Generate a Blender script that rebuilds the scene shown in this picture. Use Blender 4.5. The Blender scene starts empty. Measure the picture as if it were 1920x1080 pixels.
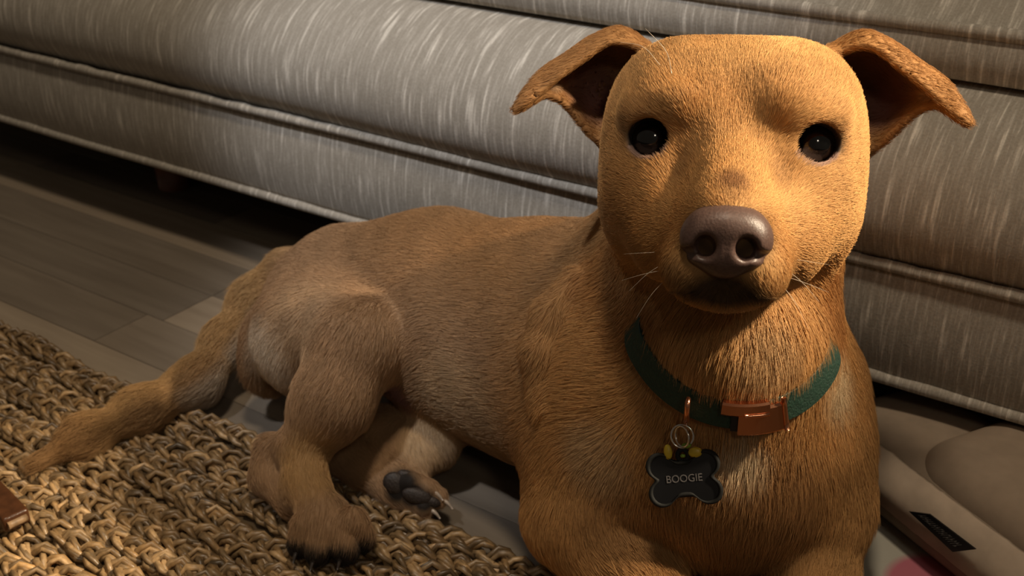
import bpy, bmesh, math, random
import numpy as np
from mathutils import Vector, Matrix
from mathutils.bvhtree import BVHTree

random.seed(7)
rng = np.random.default_rng(7)
FUR = True
SC = bpy.context.scene
COL = SC.collection

# ------------------------------------------------------------------ camera
F = 2080.0
PITCH, YAW, CAM_H = math.radians(27.0), math.radians(34.0), 0.46
fw = np.array([-math.sin(YAW) * math.cos(PITCH), math.cos(YAW) * math.cos(PITCH), -math.sin(PITCH)])
rt = np.array([math.cos(YAW), math.sin(YAW), 0.0])
up = np.cross(rt, fw)
CAM = np.array([0.0, 0.0, CAM_H])
cd = bpy.data.cameras.new('camera')
cd.sensor_width = 36.0
cd.lens = F * 36.0 / 1920.0
cd.clip_start = 0.02
cd.dof.use_dof = True
cd.dof.focus_distance = 0.53
cd.dof.aperture_fstop = 15.0
cam = bpy.data.objects.new('camera', cd)
COL.objects.link(cam)
cam.matrix_world = Matrix(((rt[0], up[0], -fw[0], CAM[0]), (rt[1], up[1], -fw[1], CAM[1]),
                           (rt[2], up[2], -fw[2], CAM[2]), (0, 0, 0, 1)))
SC.camera = cam

# ------------------------------------------------------------------ light
world = bpy.data.worlds.new('room_light')
SC.world = world
world.use_nodes = True
bg = world.node_tree.nodes['Background']
bg.inputs[0].default_value = (1.0, 0.80, 0.60, 1)
bg.inputs[1].default_value = 0.062


def lamp(name, kind, loc, target, power, color, size=0.1, **kw):
    ld = bpy.data.lights.new(name, kind)
    ld.energy = power
    ld.color = color
    if kind == 'AREA':
        ld.shape = 'DISK'
        ld.size = size
    else:
        ld.shadow_soft_size = size
    for k, v in kw.items():
        setattr(ld, k, v)
    o = bpy.data.objects.new(name, ld)
    COL.objects.link(o)
    o.location = loc
    o.rotation_euler = (Vector(target) - Vector(loc)).to_track_quat('-Z', 'Y').to_euler()
    return o


# warm reading lamp aimed at the dog's head, ceiling spot, overhead and side fill lamps
lamp('reading_lamp_light', 'SPOT', (0.593, 0.85, 1.11), (-0.175, 0.485, 0.270), 172.0, (1.0, 0.81, 0.57), 0.05,
     spot_size=math.radians(12.6), spot_blend=0.55)
lamp('overhead_fill_light', 'AREA', (-0.25, 0.22, 2.10), (-0.4, 0.45, 0.1), 13.5, (1.0, 0.83, 0.62), 0.25)  # added overhead fill for the rug, floor and body
lamp('ceiling_spot_light', 'SPOT', (-0.66, -0.32, 1.80), (-0.48, 0.64, 0.19), 78.0, (0.95, 0.96, 1.0), 0.06,
     spot_size=math.radians(18.5), spot_blend=0.6)
lamp('side_fill_light', 'AREA', (1.10, -0.95, 1.75), (-0.2, 0.48, 0.24), 3.0, (1.0, 0.86, 0.68), 0.30)  # added weak fill, also puts the highlight in the eyes

SC.view_settings.view_transform = 'Standard'
SC.view_settings.look = 'None'
SC.view_settings.exposure = 0.0
SC.view_settings.gamma = 1.0
SC.view_settings.use_curve_mapping = False


# ------------------------------------------------------------------ pixel helpers
def ray(x, y):
    return fw + rt * (x - 960.0) / F + up * (540.0 - y) / F


def K(x, y, d):
    return CAM + ray(x, y) * d


def at_z(x, y, z):
    r = ray(x, y)
    return CAM + r * (z - CAM_H) / r[2]


# ------------------------------------------------------------------ object helpers
def tag(o, label=None, cat=None, group=None, kind=None):
    if label: o['label'] = label
    if cat: o['category'] = cat
    if group: o['group'] = group
    if kind: o['kind'] = kind
    return o


def empty(name, loc=(0, 0, 0)):
    o = bpy.data.objects.new(name, None)
    o.empty_display_size = 0.02
    o.location = loc
    COL.objects.link(o)
    return o


def mesh_obj(name, verts, faces, mat, parent=None, smooth=True):
    me = bpy.data.meshes.new(name)
    verts = np.asarray(verts, dtype=np.float64)
    if parent is not None and parent.type == 'EMPTY' or parent is not None:
        off = np.array(world_loc(parent))
        verts = verts - off
    me.from_pydata(verts.tolist(), [], [list(f) for f in faces])
    if smooth:
        me.polygons.foreach_set('use_smooth', [True] * len(me.polygons))
    me.update()
    if mat: me.materials.append(mat)
    o = bpy.data.objects.new(name, me)
    COL.objects.link(o)
    if parent is not None:
        o.parent = parent
    return o


def world_loc(o):
    v = Vector((0, 0, 0))
    while o is not None:
        v = v + Vector(o.location)
        o = o.parent
    return v


class MB:
    """collects verts / faces in world space"""
    def __init__(self):
        self.v, self.f = [], []

    def add(self, verts, faces):
        n = len(self.v)
        self.v += [tuple(p) for p in verts]
        self.f += [tuple(i + n for i in f) for f in faces]

    def box(self, x0, x1, y0, y1, z0, z1, b=0.0):
        if b <= 0:
            vs = [(x, y, z) for x in (x0, x1) for y in (y0, y1) for z in (z0, z1)]
            self.add(vs, [(0, 1, 3, 2), (4, 6, 7, 5), (0, 4, 5, 1), (2, 3, 7, 6), (0, 2, 6, 4), (1, 5, 7, 3)])
        else:
            bm = bmesh.new()
            bmesh.ops.create_cube(bm, size=1.0)
            for v in bm.verts:
                v.co = Vector(((x0 + x1) / 2 + v.co.x * (x1 - x0), (y0 + y1) / 2 + v.co.y * (y1 - y0), (z0 + z1) / 2 + v.co.z * (z1 - z0)))
            bmesh.ops.bevel(bm, geom=bm.edges[:], offset=b, segments=3, affect='EDGES', profile=0.5)
            bm.verts.index_update()
            self.add([v.co[:] for v in bm.verts], [[v.index for v in f.verts] for f in bm.faces])
            bm.free()

    def tube(self, pts, rad, n=8, closed=False, cap=True, upv=(0.13, 0.21, 0.97)):
        pts = np.asarray(pts, float)
        m = len(pts)
        rad = np.broadcast_to(np.asarray(rad, float), (m,))
        if closed:
            t = np.roll(pts, -1, 0) - np.roll(pts, 1, 0)
        else:
            t = np.gradient(pts, axis=0)
        t /= np.linalg.norm(t, axis=1)[:, None] + 1e-12
        u = np.cross(t, np.asarray(upv, float))
        u /= np.linalg.norm(u, axis=1)[:, None] + 1e-12
        w = np.cross(t, u)
        a = np.linspace(0, 2 * math.pi, n, endpoint=False)
        vs = (pts[:, None] + rad[:, None, None] * (np.cos(a)[None, :, None] * u[:, None] + np.sin(a)[None, :, None] * w[:, None])).reshape(-1, 3)
        fs = []
        for i in range(m if closed else m - 1):
            j = (i + 1) % m
            for k in range(n):
                l = (k + 1) % n
                fs.append((i * n + k, i * n + l, j * n + l, j * n + k))
        if not closed and cap:
            fs.append(tuple(range(n)))
            fs.append(tuple(range((m - 1) * n, m * n))[::-1])
        self.add(vs, fs)

    def build(self, name, mat, parent=None, smooth=True):
        return mesh_obj(name, self.v, self.f, mat, parent, smooth)


def catmull(P, n):
    """resample control points with a centripetal-ish Catmull-Rom, n points out"""
    P = np.asarray(P, float)
    Q = np.vstack([2 * P[0] - P[1], P, 2 * P[-1] - P[-2]])
    out = []
    for s in np.linspace(0, len(P) - 1 - 1e-9, n):
        i = int(s)
        t = s - i
        a, b, c, d = Q[i], Q[i + 1], Q[i + 2], Q[i + 3]
        out.append(0.5 * ((2 * b) + (c - a) * t + (2 * a - 5 * b + 4 * c - d) * t * t + (3 * b - a - 3 * c + d) * t ** 3))
    return np.array(out)


# ------------------------------------------------------------------ materials
def mat_new(name):
    m = bpy.data.materials.new(name)
    m.use_nodes = True
    nt = m.node_tree
    p = nt.nodes['Principled BSDF']
    return m, nt, p


def N(nt, typ, **kw):
    n = nt.nodes.new(typ)
    for k, v in kw.items():
        if k.startswith('i_'):
            n.inputs[k[2:].replace('_', ' ')].default_value = v
        else:
            setattr(n, k, v)
    return n


def ramp(nt, fac, stops):
    r = nt.nodes.new('ShaderNodeValToRGB')
    el = r.color_ramp.elements
    while len(el) < len(stops): el.new(0.5)
    for e, (p, c) in zip(el, stops):
        e.position = p
        e.color = (*c, 1) if len(c) == 3 else c
    nt.links.new(fac, r.inputs[0])
    return r


def simple(name, col, rough=0.6, metal=0.0, spec=0.5, noise=0.0, nscale=60, bump=0.0, coat=0.0):
    m, nt, p = mat_new(name)
    p.inputs['Base Color'].default_value = (*col, 1)
    p.inputs['Roughness'].default_value = rough
    p.inputs['Metallic'].default_value = metal
    p.inputs['Specular IOR Level'].default_value = spec
    p.inputs['Coat Weight'].default_value = coat
    if noise or bump:
        tc = N(nt, 'ShaderNodeTexCoord')
        nz = N(nt, 'ShaderNodeTexNoise', i_Scale=nscale, i_Detail=5.0)
        nt.links.new(tc.outputs['Object'], nz.inputs['Vector'])
        if noise:
            r = ramp(nt, nz.outputs['Fac'], [(0.3, tuple(c * (1 - noise) for c in col)), (0.7, tuple(min(1, c * (1 + noise)) for c in col))])
            nt.links.new(r.outputs[0], p.inputs['Base Color'])
        if bump:
            b = N(nt, 'ShaderNodeBump', i_Strength=bump, i_Distance=0.002)
            nt.links.new(nz.outputs['Fac'], b.inputs['Height'])
            nt.links.new(b.outputs[0], p.inputs['Normal'])
    return m


def sofa_material():
    m, nt, p = mat_new('slub_fabric')
    tc = N(nt, 'ShaderNodeTexCoord')
    L = nt.links
    # long vertical slub yarns: x fast, the other two slow
    def stretched(sx, sy, sz, scale, detail=3.0, rough=0.6):
        mp = N(nt, 'ShaderNodeMapping')
        mp.inputs['Scale'].default_value = (sx, sy, sz)
        L.new(tc.outputs['Object'], mp.inputs['Vector'])
        nz = N(nt, 'ShaderNodeTexNoise', i_Scale=scale, i_Detail=detail, i_Roughness=rough)
        L.new(mp.outputs[0], nz.inputs['Vector'])
        return nz
    a = stretched(330, 22, 22, 1.0, 2.0)
    b = stretched(700, 55, 55, 1.0, 2.0)
    c = stretched(620, 700, 700, 1.0, 2.0)
    big = stretched(3, 3, 3, 1.0, 3.0)
    r1 = ramp(nt, a.outputs['Fac'], [(0.47, (0, 0, 0)), (0.70, (1, 1, 1))])
    r2 = ramp(nt, b.outputs['Fac'], [(0.52, (0, 0, 0)), (0.78, (1, 1, 1))])
    mx = N(nt, 'ShaderNodeMath', operation='MAXIMUM')
    L.new(r1.outputs[0], mx.inputs[0]); L.new(r2.outputs[0], mx.inputs[1])
    wv = N(nt, 'ShaderNodeMath', operation='MULTIPLY_ADD')
    L.new(c.outputs['Fac'], wv.inputs[0]); wv.inputs[1].default_value = 0.5
    L.new(mx.outputs[0], wv.inputs[2])
    col = ramp(nt, mx.outputs[0], [(0.0, (0.36, 0.325, 0.275)), (0.5, (0.45, 0.41, 0.355)), (1.0, (0.72, 0.67, 0.59))])
    mul = N(nt, 'ShaderNodeMixRGB', blend_type='MULTIPLY')
    mul.inputs[0].default_value = 0.55
    rb = ramp(nt, c.outputs['Fac'], [(0.3, (0.66, 0.65, 0.63)), (0.65, (1, 1, 1))])
    L.new(col.outputs[0], mul.inputs[1]); L.new(rb.outputs[0], mul.inputs[2])
    L.new(mul.outputs[0], p.inputs['Base Color'])
    bm_ = N(nt, 'ShaderNodeBump', i_Strength=0.35, i_Distance=0.0012)
    L.new(wv.outputs[0], bm_.inputs['Height'])
    L.new(bm_.outputs[0], p.inputs['Normal'])
    p.inputs['Roughness'].default_value = 0.85
    p.inputs['Sheen Weight'].default_value = 0.1
    p.inputs['Specular IOR Level'].default_value = 0.15
    return m


def plank_material():
    m, nt, p = mat_new('laminate_wood')
    L = nt.links
    tc = N(nt, 'ShaderNodeTexCoord')
    oi = N(nt, 'ShaderNodeObjectInfo')
    mp = N(nt, 'ShaderNodeMapping')
    mp.inputs['Scale'].default_value = (5, 60, 60)
    L.new(tc.outputs['Object'], mp.inputs['Vector'])
    ad = N(nt, 'ShaderNodeVectorMath', operation='ADD')
    cb = N(nt, 'ShaderNodeCombineXYZ')
    mm = N(nt, 'ShaderNodeMath', operation='MULTIPLY'); mm.inputs[1].default_value = 37.0
    L.new(oi.outputs['Random'], mm.inputs[0]); L.new(mm.outputs[0], cb.inputs[0]); L.new(mm.outputs[0], cb.inputs[2])
    L.new(mp.outputs[0], ad.inputs[0]); L.new(cb.outputs[0], ad.inputs[1])
    nz = N(nt, 'ShaderNodeTexNoise', i_Scale=1.0, i_Detail=5.0, i_Roughness=0.6)
    L.new(ad.outputs[0], nz.inputs['Vector'])
    grain = ramp(nt, nz.outputs['Fac'], [(0.3, (0.195, 0.157, 0.118)), (0.7, (0.275, 0.228, 0.175))])
    tone = ramp(nt, oi.outputs['Random'], [(0.0, (0.72, 0.72, 0.73)), (0.6, (1.0, 0.98, 0.96)), (1.0, (1.42, 1.37, 1.30))])
    mul = N(nt, 'ShaderNodeMixRGB', blend_type='MULTIPLY'); mul.inputs[0].default_value = 1.0
    L.new(grain.outputs[0], mul.inputs[1]); L.new(tone.outputs[0], mul.inputs[2])
    L.new(mul.outputs[0], p.inputs['Base Color'])
    p.inputs['Roughness'].default_value = 0.5
    p.inputs['Specular IOR Level'].default_value = 0.3
    return m


def attr_material(name, rough=0.6, spec=0.3, noise=0.0, nscale=300, sheen=0.0):
    m, nt, p = mat_new(name)
    at = N(nt, 'ShaderNodeAttribute', attribute_name='Col')
    out = at.outputs['Color']
    if noise:
        tc = N(nt, 'ShaderNodeTexCoord')
        nz = N(nt, 'ShaderNodeTexNoise', i_Scale=nscale, i_Detail=4.0)
        nt.links.new(tc.outputs['Object'], nz.inputs['Vector'])
        r = ramp(nt, nz.outputs['Fac'], [(0.3, (1 - noise,) * 3), (0.7, (1 + noise,) * 3)])
        mul = N(nt, 'ShaderNodeMixRGB', blend_type='MULTIPLY'); mul.inputs[0].default_value = 1.0
        nt.links.new(out, mul.inputs[1]); nt.links.new(r.outputs[0], mul.inputs[2])
        out = mul.outputs[0]
    nt.links.new(out, p.inputs['Base Color'])
    p.inputs['Roughness'].default_value = rough
    p.inputs['Specular IOR Level'].default_value = spec
    p.inputs['Sheen Weight'].default_value = sheen
    return m


M_SOFA = sofa_material()
M_PLANK = plank_material()
M_DARKCLOTH = simple('black_lining', (0.02, 0.018, 0.016), 0.9, spec=0.1)
M_LEGWOOD = simple('red_brown_wood', (0.16, 0.055, 0.03), 0.35, noise=0.3, nscale=40)
M_WALL = simple('wall_paint', (0.42, 0.38, 0.33), 0.9, noise=0.05, nscale=8)
M_SUBFLOOR = simple('dark_joint', (0.03, 0.025, 0.02), 0.9)
M_JUTE = attr_material('jute_fibre', 0.38, 0.55, noise=0.35, nscale=260)
M_JUTEBASE = simple('jute_backing', (0.10, 0.065, 0.03), 0.9)
M_FUR = attr_material('dog_fur', 0.6, 0.2)
M_SKIN = attr_material('dog_skin', 0.7, 0.2)

# ------------------------------------------------------------------ floor and wall
SOFA_Y = 0.643
floor = mesh_obj('floor', [(-2.6, -1.2, -0.006), (1.4, -1.2, -0.006), (1.4, 1.62, -0.006), (-2.6, 1.62, -0.006)], [(0, 1, 2, 3)], M_SUBFLOOR, smooth=False)
tag(floor, 'grey brown laminate floor of narrow wood strips', kind='structure')
pm = {}
def plank(x0, x1, y0, y1):
    """one laminate strip, shares mesh data by size"""
    w, l = round(y1 - y0, 3), round(x1 - x0, 2)
    key = (w, l)
    if key not in pm:
        b = MB(); b.box(0, l - 0.0008, 0, w - 0.0006, -0.006, 0.0, 0.0004)
        me = bpy.data.meshes.new('plank')
        me.from_pydata(b.v, [], b.f); me.materials.append(M_PLANK)
        pm[key] = me
    o = bpy.data.objects.new('plank', pm[key])
    COL.objects.link(o)
    o.parent = floor
    o.location = (x0, y0, 0)
y = 0.137
row = 0
while y < 1.5:
    w = 0.056
    x = -1.9 - random.choice((0, .1, .2, .3))
    while x < 0.45:
        l = random.choice((0.30, 0.36, 0.44, 0.52))
        plank(x, x + l, y, y + w)
        x += l
    y += w
    row += 1
wb = MB(); wb.box(-2.6, 1.4, 1.56, 1.62, 0, 1.5)
tag(wb.build('wall_back', M_WALL, smooth=False), 'plain warm grey wall behind the sofa', kind='structure')

# ------------------------------------------------------------------ sofa
SX0, SX1 = -1.75, 0.75
sofa = empty('sofa', ((SX0 + SX1) / 2, 1.05, 0))
tag(sofa, 'long grey beige slub fabric sofa with piped front rail on short legs', 'sofa')


def extrude_profile(name, prof, x0, x1, mat, parent, nx=120, wob=None, close=True):
    """profile = list of (y,z); swept along x; wob(x,i) returns an outward offset"""
    prof = np.array(prof, float)
    n = len(prof)
    xs = np.linspace(x0, x1, nx)
    vs, fs = [], []
    for x in xs:
        for i, (yy, zz) in enumerate(prof):
            dy, dz = wob(x, i / (n - 1), yy, zz) if wob else (0, 0)
            vs.append((x, yy + dy, zz + dz))
    for a in range(nx - 1):
        for i in range(n if close else n - 1):
            j = (i + 1) % n
            fs.append((a * n + i, (a + 1) * n + i, (a + 1) * n + j, a * n + j))
    if close:
        fs.append(tuple(range(n)))
        fs.append(tuple(range((nx - 1) * n, nx * n))[::-1])
    return mesh_obj(name, vs, fs, mat, parent)


def lin(a, b, n):
    return [tuple(np.array(a) + (np.array(b) - np.array(a)) * t) for t in np.linspace(0, 1, n)]


Y0 = SOFA_Y
def bulge(z0, z1, y0, amount, n=14):
    return [(y0 - amount * math.sin(math.pi * t) ** 0.8, z0 + (z1 - z0) * t) for t in np.linspace(0.0, 1.0, n)]
def slow(x, s):
    return math.sin(x * 9.1 + s) * 0.5 + math.sin(x * 23.7 + 2 * s) * 0.3 + math.sin(x * 4.3 + 3 * s)
# front rail
prof = bulge(0.083, 0.158, Y0 + 0.002, 0.006) + [(Y0 + 0.06, 0.158), (Y0 + 0.06, 0.083)]
extrude_profile('front_rail', prof, SX0, SX1, M_SOFA, sofa, wob=lambda x, t, a, b: (0.0012 * slow(x, 1), 0))
# padded deck front between rail and cushion: rolls back towards the seat
prof = [tuple(p) for p in catmull([(Y0 + .004, .163), (Y0 - .006, .179), (Y0 - .008, .199), (Y0 - .002, .220), (Y0 + .012, .238), (Y0 + .030, .251), (Y0 + .055, .2605), (Y0 + .10, .263)], 30)] + [(Y0 + 0.10, 0.164)]
extrude_profile('padded_deck', prof, SX0, SX1, M_SOFA, sofa, nx=160, wob=lambda x, t, a, b: (0.0022 * slow(x, 2) if t < 0.85 else 0, 0))
# lining under the sofa, back body
b = MB(); b.box(SX0 + .01, SX1 - .01, Y0 + 0.012, 1.50, 0.086, 0.155, 0.003); b.build('underside', M_DARKCLOTH, sofa)
b = MB(); b.box(SX0, SX1, Y0 + 0.08, 1.52, 0.150, 0.2625, 0.01); b.build('seat_deck', M_SOFA, sofa)
b = MB(); b.box(SX0, SX1, 1.32, 1.54, 0.262, 0.80, 0.05); b.build('backrest', M_SOFA, sofa)


def piping(name, z, r, parent, y=Y0, seed=0, mat=M_SOFA, x0=SX0, x1=SX1):
    xs = np.linspace(x0, x1, 700)
    rr = np.random.default_rng(seed)
    nz = np.convolve(rr.normal(0, 1, 740), np.ones(6) / 6, 'valid')[:700]
    pts = np.stack([xs, np.full(700, y) + 0.0011 * np.array([slow(x, 1) for x in xs]), np.full(700, z) + nz * 0.0004], 1)
    b = MB(); b.tube(pts, r * (1 + 0.10 * nz), 8)
    return b.build(name, mat, parent)


piping('piping', 0.0815, 0.0042, sofa, Y0 + 0.001, 1)
piping('piping', 0.161, 0.0040, sofa, Y0 - 0.001, 2)
for lx in (-0.955, 0.55):
    b = MB()
    b.tube([(lx, 0.745, 0.0), (lx, 0.745, 0.03), (lx, 0.745, 0.088)], [0.017, 0.020, 0.026], 16)
    b.build('leg', M_LEGWOOD, sofa)
    b = MB()
    b.tube([(lx, 1.42, 0.0), (lx, 1.42, 0.03), (lx, 1.42, 0.088)], [0.017, 0.020, 0.026], 16)
    b.build('leg', M_LEGWOOD, sofa)

# loose seat cushion on the deck
cush = empty('seat_cushion', ((SX0 + SX1) / 2, 0.95, 0.264))
tag(cush, 'wide flat sofa seat cushion with fringed piping along its front edge', 'cushion')
YC = Y0 + 0.056
prof = [(YC + 0.012, 0.2642)] + [(YC + 0.004 * (1 - math.sin(math.pi * t)), 0.2655 + 0.027 * t) for t in np.linspace(0, 1, 8)] \
    + [(YC + 0.02 + 0.56 * t, 0.2945 + 0.05 * math.sin(math.pi * min(1, t * 1.05)) ** 0.7) for t in np.linspace(0, 1, 24)] + [(YC + 0.58, 0.2642)]
extrude_profile('cushion_body', prof, SX0 + 0.01, SX1 - 0.01, M_SOFA, cush, wob=lambda x, t, a, b: (0.0016 * slow(x, 4) if a < YC + .02 else 0, 0))
piping('piping', 0.2955, 0.0042, cush, YC + 0.003, 3, x0=SX0 + .01, x1=SX1 - .01)

# ------------------------------------------------------------------ jute rug
RUG_EDGE = 0.436
rug = empty('jute_rug', (-0.5, 0.1, 0))
tag(rug, 'chunky braided golden jute rug with its edge running along the sofa', 'rug')
b = MB(); b.box(-1.30, 0.45, -0.35, RUG_EDGE - 0.006, 0.0, 0.0055); b.build('backing', M_JUTEBASE, rug, smooth=False)


def braid_rows(ys, x0, x1, step, fibres):
    V, Fc, Cc = [], [], []
    nb = 0
    for ri, yc in enumerate(ys):
        n = int((x1 - x0) / step)
        xs = np.linspace(x0, x1, n)
        ph = rng.uniform(0, 6.28)
        Lp = 0.040 * rng.uniform(0.88, 1.12)
        wob = 0.0024 * np.sin(xs * 21 + ri * 1.7) + 0.0016 * np.sin(xs * 57 + ri * 2.9)
        per = 2 * math.pi / Lp
        phase = xs * per + ph + 0.8 * np.sin(xs * 13 + ri * 2.3) + 0.5 * np.sin(xs * 47 + ri * 1.1)
        for s in range(3):
            t = phase + s * 2 * math.pi / 3
            cy = yc + wob + 0.0059 * np.sin(t)
            cz = 0.0085 + 0.0036 * np.sin(2 * t) + 0.0014 * np.sin(xs * 31 + ri * 3.1)
            cen = np.stack([xs, cy, cz], 1)
            tg = np.gradient(cen, axis=0); tg /= np.linalg.norm(tg, axis=1)[:, None]
            u = np.cross(tg, (0, 0, 1.0)); u /= np.linalg.norm(u, axis=1)[:, None]
            w = np.cross(u, tg)
            tone = rng.uniform(0.7, 1.25)
            for fi in range(fibres):
                tw = xs * rng.uniform(110, 260) + fi * 2 * math.pi / fibres + rng.uniform(0, .6)
                off = 0.0023 * rng.uniform(0.8, 1.25)
                c2 = cen + off * (np.cos(tw)[:, None] * u + np.sin(tw)[:, None] * w)
                rr = 0.0019 * (1 + 0.22 * np.sin(xs * 340 + fi * 2 + ri) * np.sin(xs * 97 + s))
                k = 5
                a = np.linspace(0, 2 * math.pi, k, endpoint=False)
                vs = c2[:, None] + rr[:, None, None] * (np.cos(a)[None, :, None] * u[:, None] + np.sin(a)[None, :, None] * w[:, None])
                base = nb + np.arange(n - 1)[:, None] * k + np.arange(k)[None]
                nxt = nb + np.arange(n - 1)[:, None] * k + (np.arange(k)[None] + 1) % k
                Fc.append(np.stack([base, nxt, nxt + k, base + k], -1).reshape(-1, 4))
                V.append(vs.reshape(-1, 3))
                tt = tone * rng.uniform(0.55, 1.35) * (1 + 0.42 * np.sin(xs * 44 + fi * 3 + ri * 5) * np.sin(xs * 131 + s * 2 + ri))
                hue = rng.uniform(0, 1)
                col = np.array([0.235, 0.140, 0.058]) * (1 - hue) + np.array([0.33, 0.22, 0.112]) * hue
                Cc.append(np.repeat(np.clip(tt[:, None] * col, 0, 1), k, 0))
                nb += n * k
    return np.concatenate(V), np.concatenate(Fc), np.concatenate(Cc)


def big_mesh(name, V, Fq, mat, parent=None, col=None):
    me = bpy.data.meshes.new(name)
    if parent is not None:
        V = V - np.array(world_loc(parent))
    nv, nf = len(V), len(Fq)
    me.vertices.add(nv); me.vertices.foreach_set('co', V.astype(np.float32).ravel())
    k = Fq.shape[1]
    me.loops.add(nf * k); me.loops.foreach_set('vertex_index', Fq.astype(np.int32).ravel())
    me.polygons.add(nf)
    me.polygons.foreach_set('loop_start', np.arange(0, nf * k, k, dtype=np.int32))
    me.polygons.foreach_set('loop_total', np.full(nf, k, dtype=np.int32))
    me.polygons.foreach_set('use_smooth', np.ones(nf, dtype=bool))
    me.update(calc_edges=True)
    if col is not None:
        a = me.color_attributes.new('Col', 'FLOAT_COLOR', 'POINT')
        a.data.foreach_set('color', np.hstack([col, np.ones((nv, 1))]).astype(np.float32).ravel())
    me.materials.append(mat)
    o = bpy.data.objects.new(name, me)
    COL.objects.link(o)
    if parent is not None: o.parent = parent
    return o


ys = np.arange(RUG_EDGE - 0.008, 0.02, -0.0168)
V, Fq, Cc = braid_rows(ys[:17], -1.12, 0.10, 0.0042, 5)
tag(big_mesh('braided_weave', V, Fq, M_JUTE, rug, Cc), kind='stuff')
V, Fq, Cc = braid_rows(np.arange(ys[16] - 0.0168, -0.34, -0.0168), -1.28, 0.43, 0.009, 2)
tag(big_mesh('braided_weave', V, Fq, M_JUTE, rug, Cc), kind='stuff')


# ------------------------------------------------------------------ implicit surfaces (bodies, soft things)
class Prim:
    def __init__(s, kind, k=0.01, op='u', flow=None, **kw):
        s.kind, s.k, s.op, s.flow = kind, k, op, flow
        s.__dict__.update(kw)
        if kind == 'cone':
            lo = np.minimum(s.a - s.ra, s.b - s.rb); hi = np.maximum(s.a + s.ra, s.b + s.rb)
        elif kind == 'ell':
            ext = np.sqrt(((s.R * s.r[None, :]) ** 2).sum(1))
            lo, hi = s.c - ext, s.c + ext
        elif kind == 'box':
            ext = np.abs(s.R) @ s.r
            lo, hi = s.c - ext - s.rd, s.c + ext + s.rd
        else:
            lo, hi = s.pts.min(0) - s.th, s.pts.max(0) + s.th
        m = 0.012 + 1.5 * k
        s.lo, s.hi = lo - m, hi + m

    def dist(s, P):
        if s.kind == 'cone':
            ab = s.b - s.a
            h = np.clip(((P - s.a) @ ab) / (ab @ ab), 0, 1)
            q = P - s.a - h[:, None] * ab
            return np.sqrt((q * q).sum(1)) - (s.ra + h * (s.rb - s.ra))
        if s.kind == 'ell':
            q = (P - s.c) @ s.R
            k0 = np.sqrt(((q / s.r) ** 2).sum(1)) + 1e-9
            k1 = np.sqrt(((q / (s.r * s.r)) ** 2).sum(1)) + 1e-9
            return k0 * (k0 - 1) / k1
        if s.kind == 'box':
            q = np.abs((P - s.c) @ s.R) - s.r
            return np.sqrt((np.maximum(q, 0) ** 2).sum(1)) + np.minimum(q.max(1), 0) - s.rd
        out = np.empty(len(P))
        fn = s.bvh.find_nearest
        for i, p in enumerate(P.tolist()):
            r = fn(p, 0.06)
            out[i] = r[3] if r[3] is not None else 0.06
        return out - s.th


I3 = np.eye(3)
def cone(a, b, ra, rb, k=0.012, op='u', flow=None):
    return Prim('cone', k, op, flow, a=np.asarray(a, float), b=np.asarray(b, float), ra=ra, rb=rb)
def ell(c, r, R=I3, k=0.012, op='u', flow=None):
    return Prim('ell', k, op, flow, c=np.asarray(c, float), r=np.asarray(r, float), R=np.asarray(R, float))
def rbox(c, r, rd, R=I3, k=0.004, op='u'):
    return Prim('box', k, op, None, c=np.asarray(c, float), r=np.asarray(r, float), R=np.asarray(R, float), rd=rd)


def combine(d, e, p):
    if p.op == 'u':
        h = np.maximum(p.k - np.abs(d - e), 0) / p.k
        return np.minimum(d, e) - h * h * p.k * 0.25
    h = np.maximum(p.k - np.abs(d + e), 0) / p.k
    return np.maximum(d, -e) + h * h * p.k * 0.25


def field(prims, P):
    d = np.full(len(P), 0.06)
    for p in prims:
        m = ((P > p.lo) & (P < p.hi)).all(1)
        idx = np.nonzero(m)[0]
        if len(idx):
            d[idx] = combine(d[idx], p.dist(P[idx]), p)
    return d


TET = np.array([[1, -1, -1], [-1, -1, 1], [-1, 1, -1], [1, 1, 1]], float)
def gradient(prims, P, e=0.0006):
    g = np.zeros_like(P)
    for t in TET:
        g += t * field(prims, P + t * e)[:, None]
    return g / (np.linalg.norm(g, axis=1)[:, None] + 1e-12)


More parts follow.
